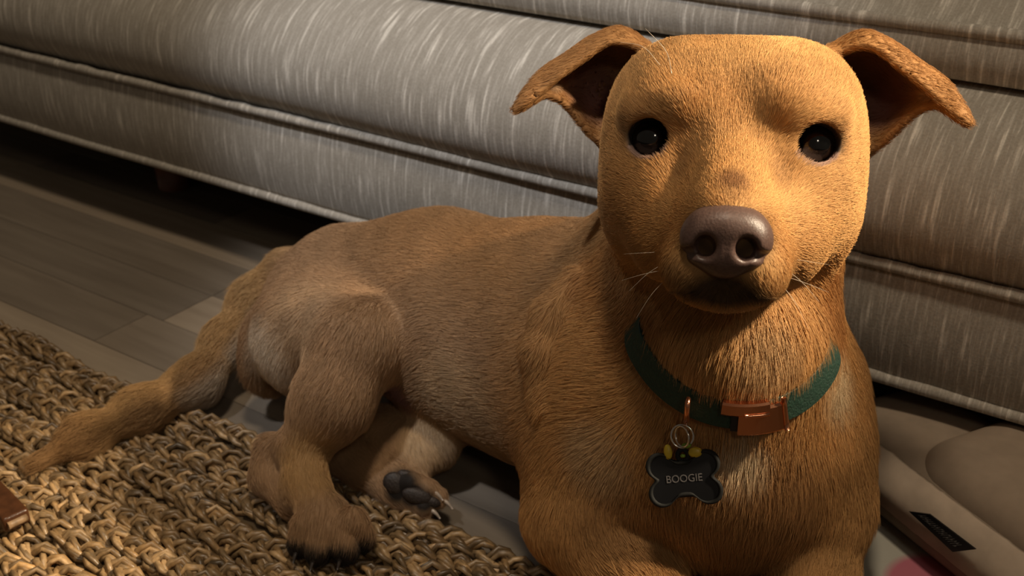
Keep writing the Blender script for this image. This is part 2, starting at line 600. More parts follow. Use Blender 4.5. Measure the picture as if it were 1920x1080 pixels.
def sdf_mesh(prims, h, subdiv=0, newton=2):
    lo = np.min([p.lo for p in prims if p.op == 'u'], 0); hi = np.max([p.hi for p in prims if p.op == 'u'], 0)
    n = np.ceil((hi - lo) / h).astype(int) + 2
    D = np.full(n, 0.06, dtype=np.float64)
    ax = [lo[i] + h * np.arange(n[i]) for i in range(3)]
    for p in prims:
        i0 = np.clip(np.floor((p.lo - lo) / h).astype(int), 0, n - 1)
        i1 = np.clip(np.ceil((p.hi - lo) / h).astype(int) + 1, 1, n)
        sl = tuple(slice(a, c) for a, c in zip(i0, i1))
        sub = D[sl]
        if sub.size == 0: continue
        G = np.stack(np.meshgrid(*[ax[i][sl[i]] for i in range(3)], indexing='ij'), -1).reshape(-1, 3)
        if p.kind == 'sheet':
            e = np.full(len(G), 0.05)
            near = sub.ravel() < 10
            e[near] = p.dist(G[near])
        else:
            e = p.dist(G)
        D[sl] = combine(sub.ravel(), e, p).reshape(sub.shape)
    # naive surface nets
    S = D < 0
    cs = np.zeros(n - 1, dtype=np.int8)
    for dx in (0, 1):
        for dy in (0, 1):
            for dz in (0, 1):
                cs += S[dx:n[0] - 1 + dx, dy:n[1] - 1 + dy, dz:n[2] - 1 + dz]
    act = (cs > 0) & (cs < 8)
    ids = np.full(n - 1, -1, dtype=np.int64)
    C = np.argwhere(act)
    ids[act] = np.arange(len(C))
    acc = np.zeros((len(C), 3)); cnt = np.zeros(len(C))
    corners = [(a, b2, c) for a in (0, 1) for b2 in (0, 1) for c in (0, 1)]
    for a in corners:
        for axis in range(3):
            if a[axis]: continue
            b2 = list(a); b2[axis] = 1
            va = D[C[:, 0] + a[0], C[:, 1] + a[1], C[:, 2] + a[2]]
            vb = D[C[:, 0] + b2[0], C[:, 1] + b2[1], C[:, 2] + b2[2]]
            cr = (va < 0) != (vb < 0)
            t = va[cr] / (va[cr] - vb[cr])
            q = np.tile(np.array(a, float), (cr.sum(), 1)); q[:, axis] += t
            acc[cr] += q; cnt[cr] += 1
    Vv = lo + (C + acc / cnt[:, None]) * h
    quads = []
    for axis in range(3):
        o1, o2 = (axis + 1) % 3, (axis + 2) % 3
        sl0 = [slice(None)] * 3; sl1 = [slice(None)] * 3
        sl0[axis] = slice(0, n[axis] - 1); sl1[axis] = slice(1, n[axis])
        e0, e1 = S[tuple(sl0)], S[tuple(sl1)]
        ed = np.argwhere(e0 != e1)
        ed = ed[(ed[:, o1] > 0) & (ed[:, o2] > 0) & (ed[:, o1] < n[o1] - 1) & (ed[:, o2] < n[o2] - 1)]
        flip = e0[ed[:, 0], ed[:, 1], ed[:, 2]]
        def cell(a, c):
            q = ed.copy(); q[:, o1] -= a; q[:, o2] -= c
            return ids[q[:, 0], q[:, 1], q[:, 2]]
        Q = np.stack([cell(1, 1), cell(0, 1), cell(0, 0), cell(1, 0)], 1)
        Q[~flip] = Q[~flip][:, ::-1]
        quads.append(Q)
    Q = np.concatenate(quads)
    def project(Vv, it):
        for _ in range(it):
            d = field(prims, Vv); g = gradient(prims, Vv)
            Vv = Vv - np.clip(d, -h, h)[:, None] * g * 0.9
        return Vv
    Vv = project(Vv, 1)
    for _ in range(subdiv):
        E = np.sort(np.stack([Q, np.roll(Q, -1, 1)], -1).reshape(-1, 2), 1)
        ue, inv = np.unique(E[:, 0] * len(Vv) + E[:, 1], return_inverse=True)
        inv = inv.reshape(-1)
        mids = 0.5 * (Vv[ue // len(Vv)] + Vv[ue % len(Vv)])
        cen = Vv[Q].mean(1)
        nv, ne = len(Vv), len(ue)
        m = nv + inv.reshape(-1, 4)
        c = nv + ne + np.arange(len(Q))
        Vv = np.concatenate([Vv, mids, cen])
        Q = np.concatenate([np.stack([Q[:, i], m[:, i], c, m[:, i - 1]], 1) for i in range(4)])
    Vv = project(Vv, newton)
    return Vv, Q


def surf(prims, x, y, d0=0.40, d1=1.0):
    """first hit of the pixel's ray with the implicit surface"""
    r = ray(x, y)
    t = np.linspace(d0, d1, 1200)
    P = CAM + t[:, None] * r
    d = field(prims, P)
    i = np.argmax(d < 0)
    if not (d < 0).any():
        i = np.argmin(d)
    return P[i]

# ------------------------------------------------------------------ the dog
# head frame: x to the dog's left (picture right), y up, z towards the viewer; millimetres, origin between the eyes
E0 = K(1373, 261, 0.53)
hz_ = CAM - E0; hz_ /= np.linalg.norm(hz_)
hx_ = np.cross(up, hz_); hx_ /= np.linalg.norm(hx_)
hy_ = np.cross(hz_, hx_)
ro = math.radians(-3.4)
hx_, hy_ = hx_ * math.cos(ro) + hy_ * math.sin(ro), hy_ * math.cos(ro) - hx_ * math.sin(ro)
HR = np.stack([hx_, hy_, hz_], 1)
def H(x, y, z):
    return E0 + HR @ (np.array([x, y, z], float) / 1000.0)
def hl(P):
    return (P - E0) @ HR * 1000.0
def hell(c, r, k=10, op='u', flow='head', rot=None):
    R = HR if rot is None else HR @ np.array(Matrix.Rotation(math.radians(rot[0]), 3, rot[1]))
    return ell(H(*c), np.array(r, float) / 1000, R, k / 1000, op, flow)
def hcone(a, b, ra, rb, k=8, op='u', flow='head'):
    return cone(H(*a), H(*b), ra / 1000, rb / 1000, k / 1000, op, flow)

DOWN = np.array([0.0, 0.0, -1.0])
BACKW = np.array([-1.0, 0.05, -0.15])
prims = []
def tube_prims(pts, rads, k=0.008, op='u', flow=None):
    for i in range(len(pts) - 1):
        f = flow if flow is not None else np.asarray(pts[i + 1]) - np.asarray(pts[i])
        prims.append(cone(pts[i], pts[i + 1], rads[i], rads[i + 1], k, op, f))

# torso
tube_prims([(-0.508, 0.540, 0.081), (-0.430, 0.548, 0.096), (-0.335, 0.540, 0.097), (-0.250, 0.520, 0.100)],
           [0.053, 0.058, 0.074, 0.076], 0.03, flow=BACKW)
prims.append(ell(K(850, 640, 0.755), (0.055, 0.050, 0.050), k=0.04, flow=np.array([-0.7, 0, -0.7])))
# chest and shoulders
prims.append(ell(K(1335, 815, 0.655), (0.080, 0.080, 0.072), k=0.03, flow=np.array([0.1, -0.2, -1.0])))
prims.append(ell(K(1370, 865, 0.628), (0.042, 0.042, 0.044), k=0.04, flow=np.array([0.1, -0.2, -1.0])))
prims.append(cone(K(1118, 740, 0.668), K(1085, 960, 0.642), 0.044, 0.030, 0.03, flow=np.array([-0.3, 0, -1.0])))
prims.append(cone(K(1505, 720, 0.655), K(1530, 950, 0.628), 0.033, 0.027, 0.03, flow=np.array([0.2, 0, -1.0])))
# neck and scruff
prims.append(cone(K(1374, 790, 0.640), K(1360, 490, 0.630), 0.057, 0.063, 0.03, flow=np.array([0.0, 0.05, -1.0])))
prims.append(cone(K(1350, 400, 0.655), np.array([-0.275, 0.535, 0.120]), 0.050, 0.062, 0.035, flow=np.array([-0.7, 0.1, -0.7])))
# throat ruff under the jaw
prims.append(ell(K(1385, 640, 0.585), (0.040, 0.040, 0.040), k=0.035, flow=np.array([0.05, -0.25, -1.0])))
# fore legs
tube_prims([K(1085, 975, 0.643), K(1130, 1025, 0.635), K(1200, 1095, 0.612), K(1330, 1240, 0.562)], [0.029, 0.0235, 0.0205, 0.018], 0.014)
tube_prims([K(1530, 950, 0.628), K(1527, 1080, 0.612), K(1515, 1260, 0.560)], [0.027, 0.0200, 0.018], 0.014)
for (cx, cy, cdp) in ((1365, 1285, 0.548), (1512, 1300, 0.548)):
    for o in (-45, -16, 16, 45):
        prims.append(cone(K(cx + o * 0.7, cy - 20, cdp + 0.004), K(cx + o, cy + 45, cdp - 0.012), 0.0115, 0.0085, 0.006, flow=ray(cx, 1300) * -1))
    prims.append(ell(K(cx, cy, cdp), (0.022, 0.022, 0.014), k=0.01, flow=ray(cx, 1300) * -1))
# hind quarter, right side
prims.append(cone(K(605, 578, 0.808), K(668, 642, 0.718), 0.043, 0.028, 0.014, flow=np.array([-0.35, 0.0, -1.0])))
prims.append(ell(K(588, 638, 0.770), (0.045, 0.040, 0.042), k=0.02, flow=np.array([-0.4, 0, -1.0])))
prims.append(ell(K(503, 665, 0.805), (0.019, 0.022, 0.034), k=0.016, flow=np.array([-0.3, 0, -1.0])))
tube_prims([K(668, 645, 0.718), K(622, 755, 0.703), K(570, 840, 0.702)], [0.028, 0.0235, 0.0140], 0.014)
tube_prims([K(508, 842, 0.722), K(506, 892, 0.714), K(548, 945, 0.692)], [0.0090, 0.0105, 0.0095], 0.010)
tube_prims([K(552, 835, 0.712), K(515, 850, 0.720)], [0.012, 0.009], 0.010)
tube_prims([K(570, 840, 0.702), K(573, 905, 0.689), K(603, 966, 0.672)], [0.0140, 0.0118, 0.0140], 0.010)
prims.append(ell(K(612, 985, 0.669), (0.0165, 0.017, 0.0125), k=0.008, flow=np.array([0.3, -0.5, -0.5])))
TOE = []
for (ax_, ay_, bx_, by_) in ((574, 985, 566, 1018), (598, 988, 598, 1032), (637, 986, 648, 1030), (660, 978, 676, 1008)):
    bt = at_z(bx_, by_, 0.0235)
    prims.append(cone(K(ax_, ay_, 0.663), bt, 0.0090, 0.0084, 0.0025, flow=np.array([0.2, -0.6, -0.5])))
    TOE.append((bt, np.array([0.25, -0.85, -0.35])))
for (ax_, ay_, bx_, by_) in ((584, 985, 580, 1050), (618, 972, 624, 1055), (652, 975, 668, 1040)):
    prims.append(cone(K(ax_, ay_, 0.650), K(bx_, by_, 0.640), 0.0022, 0.0040, 0.003, 's'))
# hind leg, left side, lying under the belly
tube_prims([K(722, 806, 0.766), K(692, 822, 0.752), K(650, 846, 0.742)], [0.0165, 0.0165, 0.0150], 0.010)
tube_prims([K(650, 846, 0.742), K(690, 875, 0.733), K(742, 905, 0.722)], [0.0150, 0.0145, 0.0145], 0.010)
prims.append(ell(K(755, 912, 0.720), (0.018, 0.016, 0.015), k=0.008, flow=np.array([0.7, -0.5, -0.2])))
TOE2 = []
for (ax_, ay_, ad_, bx_, by_, bd_) in ((745, 900, 0.712, 772, 905, 0.706), (765, 908, 0.716, 800, 918, 0.706), (772, 918, 0.716, 818, 934, 0.708), (755, 930, 0.714, 795, 952, 0.704)):
    prims.append(cone(K(ax_, ay_, ad_), K(bx_, by_, bd_), 0.0082, 0.0070, 0.004, flow=np.array([0.7, -0.5, -0.2])))
    TOE2.append((K(bx_, by_, bd_), np.array([0.85, 0.0, -0.15])))
# belly fold
prims.append(ell(K(792, 832, 0.742), (0.026, 0.020, 0.017), k=0.014, flow=np.array([0.4, 0, -1.0])))
# tail
TAILP = [K(600, 530, 0.845), K(545, 518, 0.865), K(482, 560, 0.868), K(428, 640, 0.848), K(372, 715, 0.818), K(270, 768, 0.790), K(165, 817, 0.765), K(78, 862, 0.746)]
tube_prims(TAILP, [0.020, 0.017, 0.0145, 0.0135, 0.0135, 0.0120, 0.0100, 0.0045], 0.018)

# ---- head
prims += [hell((0, 6, -46), (60, 46, 58), 14),
          hell((-30, 12, -42), (32, 36, 46), 14), hell((30, 12, -42), (32, 36, 46), 14),
          hell((-24, 15, -12), (22, 19, 20), 14), hell((24, 15, -12), (22, 19, 20), 14),
          hell((-42, -28, -42), (25, 40, 40), 18), hell((42, -28, -42), (25, 40, 40), 18),
          hell((-30, -26, -10), (26, 26, 26), 16), hell((30, -26, -10), (26, 26, 26), 16),
          hell((0, -46, 22), (29, 27, 50), 16),
          hell((-29, -46, 4), (17, 22, 28), 16), hell((29, -46, 4), (17, 22, 28), 16),
          hcone((0, -6, -6), (0, -34, 60), 17, 12.5, 14),
          hell((-13.5, -56, 45), (14.5, 16, 26), 8), hell((13.5, -56, 45), (14.5, 16, 26), 8),
          hell((0, -67, 31), (20, 11, 28), 5),
          ]
# brow ridge over each eye, inner corner
for s in (-1, 1):
    prims.append(hcone((s * 25, 15.5, 5), (s * 47, 12.5, -4), 6.5, 6.0, 10))
    prims.append(hell((s * 38, 0, -12), (14.0, 14.0, 13.6), 6))           # lid mound
    prims.append(hell((s * 38.5, -1, -12), (13.2, 13.2, 13.2), 1.5, 's'))  # socket
    prims.append(hell((s * 39.0, -0.5, 4), (10.5, 9.8, 16), 2.0, 's'))      # opening
    rim = []
    for t in np.linspace(0, 2 * math.pi, 21)[:-1]:
        ex, ey = 10.9 * math.cos(t) * s, 10.0 * math.sin(t)
        if s * ex < 0 and math.cos(t) < -0.5:
            ex -= s * 2.4 * (-math.cos(t) - 0.5) * 2; ey -= 1.6 * (-math.cos(t) - 0.5) * 2
        ez = math.sqrt(max(13.6 ** 2 - ex * ex - ey * ey, 9)) 
        rim.append(H(s * 38.7 + ex, -1 + ey, -12.2 + ez))
    for a_, b_ in zip(rim, rim[1:] + rim[:1]):
        prims.append(cone(a_, b_, 0.00125, 0.00125, 0.0012, flow='head'))
# furrow in the forehead, mouth line, philtrum
prims.append(hell((-24, 42, 10), (14, 12, 12), 14, 's'))
prims.append(hell((3, 32, 19), (5, 16, 8), 14, 's'))
for s in (-1, 1):
    mp_ = [H(0, -64.5, 70), H(s * 8, -67, 69), H(s * 17, -69.5, 62), H(s * 24, -70.5, 48), H(s * 29, -67, 30)]
    for a_, b_ in zip(mp_[:-1], mp_[1:]):
        prims.append(cone(a_, b_, 0.0020, 0.0020, 0.003, 's'))
prims.append(hcone((0, -56, 75), (0, -65, 72), 1.3, 1.3, 3, 's'))

# ---- ears: folded sheets
EARG = [[(66, -6, -50), (58, 14, -64), (50, 34, -68), (47, 47, -56), (47, 47, -50), (48, 45, -45)],
        [(74, 0, -47), (72, 20, -68), (66, 40, -72), (61, 54, -60), (62, 54, -48), (64, 48, -41)],
        [(82, 9, -45), (82, 22, -62), (79, 38, -64), (75, 50, -56), (76, 48, -45), (79, 38, -37)],
        [(90, 17, -43), (90, 23, -52), (89, 32, -54), (88, 41, -49), (88, 38, -41), (89, 30, -34)],
        [(98, 19.5, -38), (98.5, 23, -42), (99, 28, -43), (100, 32, -41), (99, 28, -36), (98, 22, -32)],
        [(106, 14, -32), (107, 16, -34), (107.5, 19, -35), (107.5, 21, -34), (107, 18.5, -31), (106, 15, -29)],
        [(111, 11, -29), (111.3, 11.3, -29.4), (111.6, 11.8, -29.8), (111.8, 12, -29.5), (111.6, 11.6, -29), (111.2, 11, -28.8)]]
EARV = {}
for s in (-1, 1):
    G = np.array(EARG, float); G[..., 0] *= s
    G1 = np.stack([catmull(G[i], 22) for i in range(7)])
    G2 = np.stack([catmull(G1[:, j], 26) for j in range(22)], 1)
    W = E0 + (G2.reshape(-1, 3) / 1000) @ HR.T
    fs = [(i * 22 + j, i * 22 + j + 1, (i + 1) * 22 + j + 1, (i + 1) * 22 + j) for i in range(25) for j in range(21)]
    EARV[s] = (W, G2)
    bvh = BVHTree.FromPolygons(W.tolist(), fs)
    prims.append(Prim('sheet', 0.006, 'u', HR @ np.array([s * 0.8, -0.2, 0.1]), pts=W, bvh=bvh, th=0.0018))

# skin fold behind the shoulder, found on the surface
fold = [surf(prims, x, y) for x, y in ((1075, 520), (1030, 590), (1008, 660), (1012, 760))]
nf_ = [p + 0.0005 * (CAM - p) / np.linalg.norm(CAM - p) for p in fold]
fr_ = [0.0035, 0.0072, 0.0072, 0.0035]
for a_, b_, r1_, r2_ in zip(nf_[:-1], nf_[1:], fr_[:-1], fr_[1:]):
    prims.append(cone(a_, b_, r1_, r2_, 0.009, flow=np.array([-0.3, 0, -1.0])))

BV, BQ = sdf_mesh(prims, 0.0026, subdiv=1, newton=2)
BN = gradient(prims, BV)
L = hl(BV)

# ---- coat colours and some painted shade from blobs on the surface
TAN = np.array([0.54, 0.295, 0.110])
col = np.tile(TAN, (len(BV), 1))
def mixin(mask, c, amt=1.0):
    global col
    w = np.clip(mask * amt, 0, 1)[:, None]
    col = col * (1 - w) + np.asarray(c) * w
def blob(c, r, soft=0.5):
    r = np.broadcast_to(np.asarray(r, float), (3,))
    d = np.sqrt((((BV - c) / r) ** 2).sum(1))
    return np.clip((1 - d) / soft, 0, 1)
def pix(x, y, rpx, **kw):
    p = surf(prims, x, y)
    dep = (p - CAM) @ fw
    return blob(p, rpx * dep / F, **kw)
def hblob(c, r, soft=0.5):
    d = np.sqrt((((L - np.array(c, float)) / np.array(r, float)) ** 2).sum(1))
    return np.clip((1 - d) / soft, 0, 1)
CREAM = (0.57, 0.40, 0.225); RUST = (0.33, 0.145, 0.045); FAWN = (0.38, 0.235, 0.130); SOOT = (0.022, 0.017, 0.014); BROWN = (0.22, 0.105, 0.04)
# body: duller fawn on the flank, brown saddle
bodyw = np.clip((-0.275 - BV[:, 0]) / 0.06, 0, 1)
mixin(bodyw, FAWN, 0.9)
mixin(bodyw * np.clip((BV[:, 2] - 0.125) / 0.04, 0, 1), (0.33, 0.17, 0.062), 0.8)
mixin(pix(560, 600, 120), (0.45, 0.31, 0.185), 0.6)
mixin(pix(860, 760, 130), CREAM, 0.55)
mixin(pix(800, 820, 70), CREAM, 0.7)
mixin(pix(488, 682, 105, soft=0.5), (0.70, 0.57, 0.42), 1.0)
mixin(pix(745, 740, 52, soft=0.6), (0.34, 0.20, 0.20), 1.0)
mixin(pix(580, 870, 90), (0.46, 0.27, 0.10), 0.7)
# neck rust, throat and chest cream
mixin(pix(1560, 560, 120), RUST, 0.85); mixin(pix(1200, 600, 110), RUST, 0.8); mixin(pix(1130, 520, 90), RUST, 0.6)  # rust neck fur, deepened to paint in the shade around the face
mixin(pix(1400, 950, 200), (0.37, 0.195, 0.080), 0.75); mixin(pix(1180, 960, 140), (0.37, 0.195, 0.080), 0.6)  # shade on the chest below the head, painted into the coat as brown
mixin(pix(1380, 720, 90), (0.50, 0.27, 0.09), 0.5)
mixin(pix(1440, 650, 80), CREAM, 0.45)
mixin(pix(1395, 850, 62, soft=0.7), (0.74, 0.58, 0.38), 1.0)
mixin(pix(1568, 705, 85, soft=0.7), (0.66, 0.50, 0.31), 1.0)
mixin(pix(1130, 850, 85), CREAM, 0.7)
# tail: brown above, pale below
tdist = np.full(len(BV), 9.0)
for a_, b_ in zip(TAILP[1:-1], TAILP[2:]):
    ab = b_ - a_
    hh = np.clip(((BV - a_) @ ab) / (ab @ ab), 0, 1)
    tdist = np.minimum(tdist, np.linalg.norm(BV - a_ - hh[:, None] * ab, axis=1))
tailm = np.clip((0.028 - tdist) / 0.008, 0, 1) * np.clip((-0.555 - BV[:, 0]) / 0.03, 0, 1)
mixin(tailm, (0.43, 0.26, 0.105), 0.8)
tm = np.max([blob(p, 0.03) for p in TAILP[2:5]], 0)
mixin(tm * np.clip((BN @ np.array([0.75, 0.1, -0.35]) - 0.15) * 2.5, 0, 1), (0.50, 0.42, 0.33), 0.9)
mixin(blob(TAILP[-1], 0.06), BROWN, 0.5)
# head
mixin(hblob((0, 45, -20), (60, 30, 40)), (0.58, 0.35, 0.14), 0.4)
mixin(hblob((1, -22, 56), (9, 12, 14)), (0.16, 0.065, 0.028), 0.75)
mixin(hblob((1, -9, 10), (4, 4, 14)), CREAM, 0.7)
mixin(hblob((0, -66, 66), (22, 12, 22), 0.45), (0.050, 0.034, 0.022), 0.95)
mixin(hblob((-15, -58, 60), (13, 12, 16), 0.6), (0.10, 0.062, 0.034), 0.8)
mixin(hblob((4, -78, 55), (16, 5, 18), 0.7), (0.42, 0.30, 0.19), 0.8)
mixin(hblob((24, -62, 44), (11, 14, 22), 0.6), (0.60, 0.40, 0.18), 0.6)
mixin(hblob((0, -44, 64), (22, 19, 14), 0.35), (0.012, 0.008, 0.007), 1.0)  # skin behind the nose painted black so the shallow nostrils look deep
eyed = np.minimum(np.linalg.norm(L - np.array([-38.5, -1, -4]), axis=1), np.linalg.norm(L - np.array([38.5, -1, -4]), axis=1))
mixin(np.clip((18.5 - eyed) / 6, 0, 1), BROWN, 0.55)
mixin(np.clip((13.9 - eyed) / 2.0, 0, 1), SOOT, 1.0)
for s in (-1, 1):
    mixin(hblob((s * 21, -16, 14), (8, 15, 16), 0.7), BROWN, 0.45)
    inner = hblob((s * 22, -5, 3), (7, 5, 10), 0.6)
    mixin(inner, (0.10, 0.05, 0.03), 0.8)
for s in (-1, 1):
    lx, ly = (L[:, 0] - s * 38.7), L[:, 1] + 1
    low = (np.abs(np.hypot(lx / 10.9, ly / 10.0) - 0.97) < 0.10) & (ly < -3.5) & (np.abs(L[:, 2]) < 14)
    mixin(low.astype(float), (0.30, 0.19, 0.155), 0.85)
mouthd = np.full(len(BV), 99.0)
for s in (-1, 1):
    mp_ = np.array([(0, -64.5, 70), (s * 8, -67, 69), (s * 17, -69.5, 62), (s * 24, -70.5, 48), (s * 29, -67, 30)], float)
    for a_, b_ in zip(mp_[:-1], mp_[1:]):
        ab = b_ - a_
        hh = np.clip(((L - a_) @ ab) / (ab @ ab), 0, 1)
        mouthd = np.minimum(mouthd, np.linalg.norm(L - a_ - hh[:, None] * ab, axis=1))
mixin(np.clip((4.2 - mouthd) / 2.0, 0, 1), (0.012, 0.008, 0.007), 1.0)
# ears: inside bare and dark, backs rusty
earw = {}
for s in (-1, 1):
    W, G2 = EARV[s]
    d = np.array([9.0] * len(BV))
    m = (np.abs(L[:, 0] - s * 82) < 42) & (L[:, 1] > -14) & (L[:, 2] < -22)
    kd = BVHTree.FromPolygons(W.tolist(), [(i * 22 + j, i * 22 + j + 1, (i + 1) * 22 + j + 1, (i + 1) * 22 + j) for i in range(25) for j in range(21)])
    for i in np.nonzero(m)[0]:
        r = kd.find_nearest(BV[i].tolist(), 0.02)
        if r[3] is not None: d[i] = r[3]
    earw[s] = np.clip((0.0075 - d) / 0.004, 0, 1)
    mixin(earw[s], (0.33, 0.155, 0.05), 0.8)
    facing = np.clip((BN @ hz_ + 0.1) * 3, 0, 1)
    inside = earw[s] * facing * hblob((s * 74, 24, -60), (24, 27, 22), 0.5)
    mixin(inside, (0.15, 0.068, 0.050), 0.9)
    mixin(earw[s] * hblob((s * 74, 20, -58), (8, 13, 22), 0.6) * facing, (0.26, 0.125, 0.105), 0.8)
    mixin(hblob((s * 93, 24, -46), (4, 5, 10), 0.5) * earw[s], (0.40, 0.25, 0.14), 0.9)
EAR = np.maximum(earw[-1], earw[1])
# paws: sooty toes, black pads
for bt, dr in TOE:
    mixin(blob(bt + np.array([0.001, -0.006, -0.007]), 0.0165, 0.3), SOOT, 1.0)
pads = np.max([blob(K(752, 905, 0.700), (0.015, 0.014, 0.012)), blob(K(772, 928, 0.698), (0.017, 0.012, 0.012)), blob(K(740, 925, 0.700), 0.012), blob(K(795, 940, 0.698), 0.010)], 0)
mixin(pads, SOOT, 1.0)

# ---- fur length and density
length = np.full(len(BV), 0.0066)
def setlen(mask, v):
    global length
    length = length * (1 - np.clip(mask, 0, 1)) + v * np.clip(mask, 0, 1)
headw = np.clip((np.array(78) - np.linalg.norm((L - np.array([0, -12, -12])) / np.array([1.0, 1.05, 1.15]), axis=1)) / 12, 0, 1)
setlen(np.clip(blob(K(1372, 840, 0.60), 0.13, 0.4), 0, 1), 0.0115)
setlen(blob(K(1380, 690, 0.58), 0.075, 0.4), 0.0155)
setlen(headw, 0.0042)
setlen(hblob((0, -50, 45), (36, 36, 44), 0.4), 0.0034)
setlen(hblob((0, -44, 66), (26, 22, 16), 0.4), 0.0016)
setlen(np.clip((24 - eyed) / 8, 0, 1), 0.0026)
setlen(EAR, 0.0030)
setlen(np.clip((0.026 - tdist) / 0.008, 0, 1) * np.clip((-0.555 - BV[:, 0]) / 0.04, 0, 1), 0.0125)
setlen(pix(480, 690, 60), 0.015)
legs = np.max([blob(K(580, 930, 0.685), 0.055, 0.4), blob(K(720, 880, 0.73), 0.055, 0.4)], 0)
setlen(legs, 0.0048)
for bt, dr in TOE + TOE2:
    setlen(blob(bt, 0.012), 0.0035)
dens = np.ones(len(BV))
dens *= 1 - np.clip((13.6 - eyed) / 1.2, 0, 1)
dens *= 1 - 0.98 * pads
dens *= 1 - 0.9 * np.clip((3.4 - mouthd) / 1.2, 0, 1)
noz = hblob((0, -44, 70), (20, 16.5, 14), 0.15)
dens *= 1 - noz
for s in (-1, 1):
    dens *= 1 - 0.75 * earw[s] * hblob((s * 74, 24, -60), (22, 24, 20), 0.5)
dens *= 1 - 0.75 * pix(745, 740, 45)
dens *= 1 + 2.2 * headw

# ---- flow of the coat
flow = np.zeros_like(BV)
wsum = np.zeros(len(BV))
NOSEP = H(0, -36, 62)
for p in prims:
    if p.op != 'u' or p.flow is None: continue
    idx = np.nonzero(((BV > p.lo) & (BV < p.hi)).all(1))[0]
    if not len(idx): continue
    if p.kind == 'sheet':
        d = np.where(EAR[idx] > 0.3, 0.0, 1.0)
    else:
        d = np.maximum(p.dist(BV[idx]), 0)
    w = 1.0 / (d * d + 0.004 ** 2)
    if isinstance(p.flow, str):
        f = BV[idx] - NOSEP
        f = f / (np.linalg.norm(f, axis=1)[:, None] + 1e-9)
    else:
        f = np.asarray(p.flow, float); f = np.tile(f / np.linalg.norm(f), (len(idx), 1))
    flow[idx] += w[:, None] * f
    wsum[idx] += w
flow /= wsum[:, None] + 1e-9
flow -= (flow * BN).sum(1)[:, None] * BN
flow /= np.linalg.norm(flow, axis=1)[:, None] + 1e-6

dog = empty('dog', (-0.33, 0.50, 0.0))
tag(dog, 'short haired tan dog lying against the sofa, looking up at the viewer', 'dog')
body = big_mesh('body', BV, BQ, M_SKIN, dog, col * 0.85)

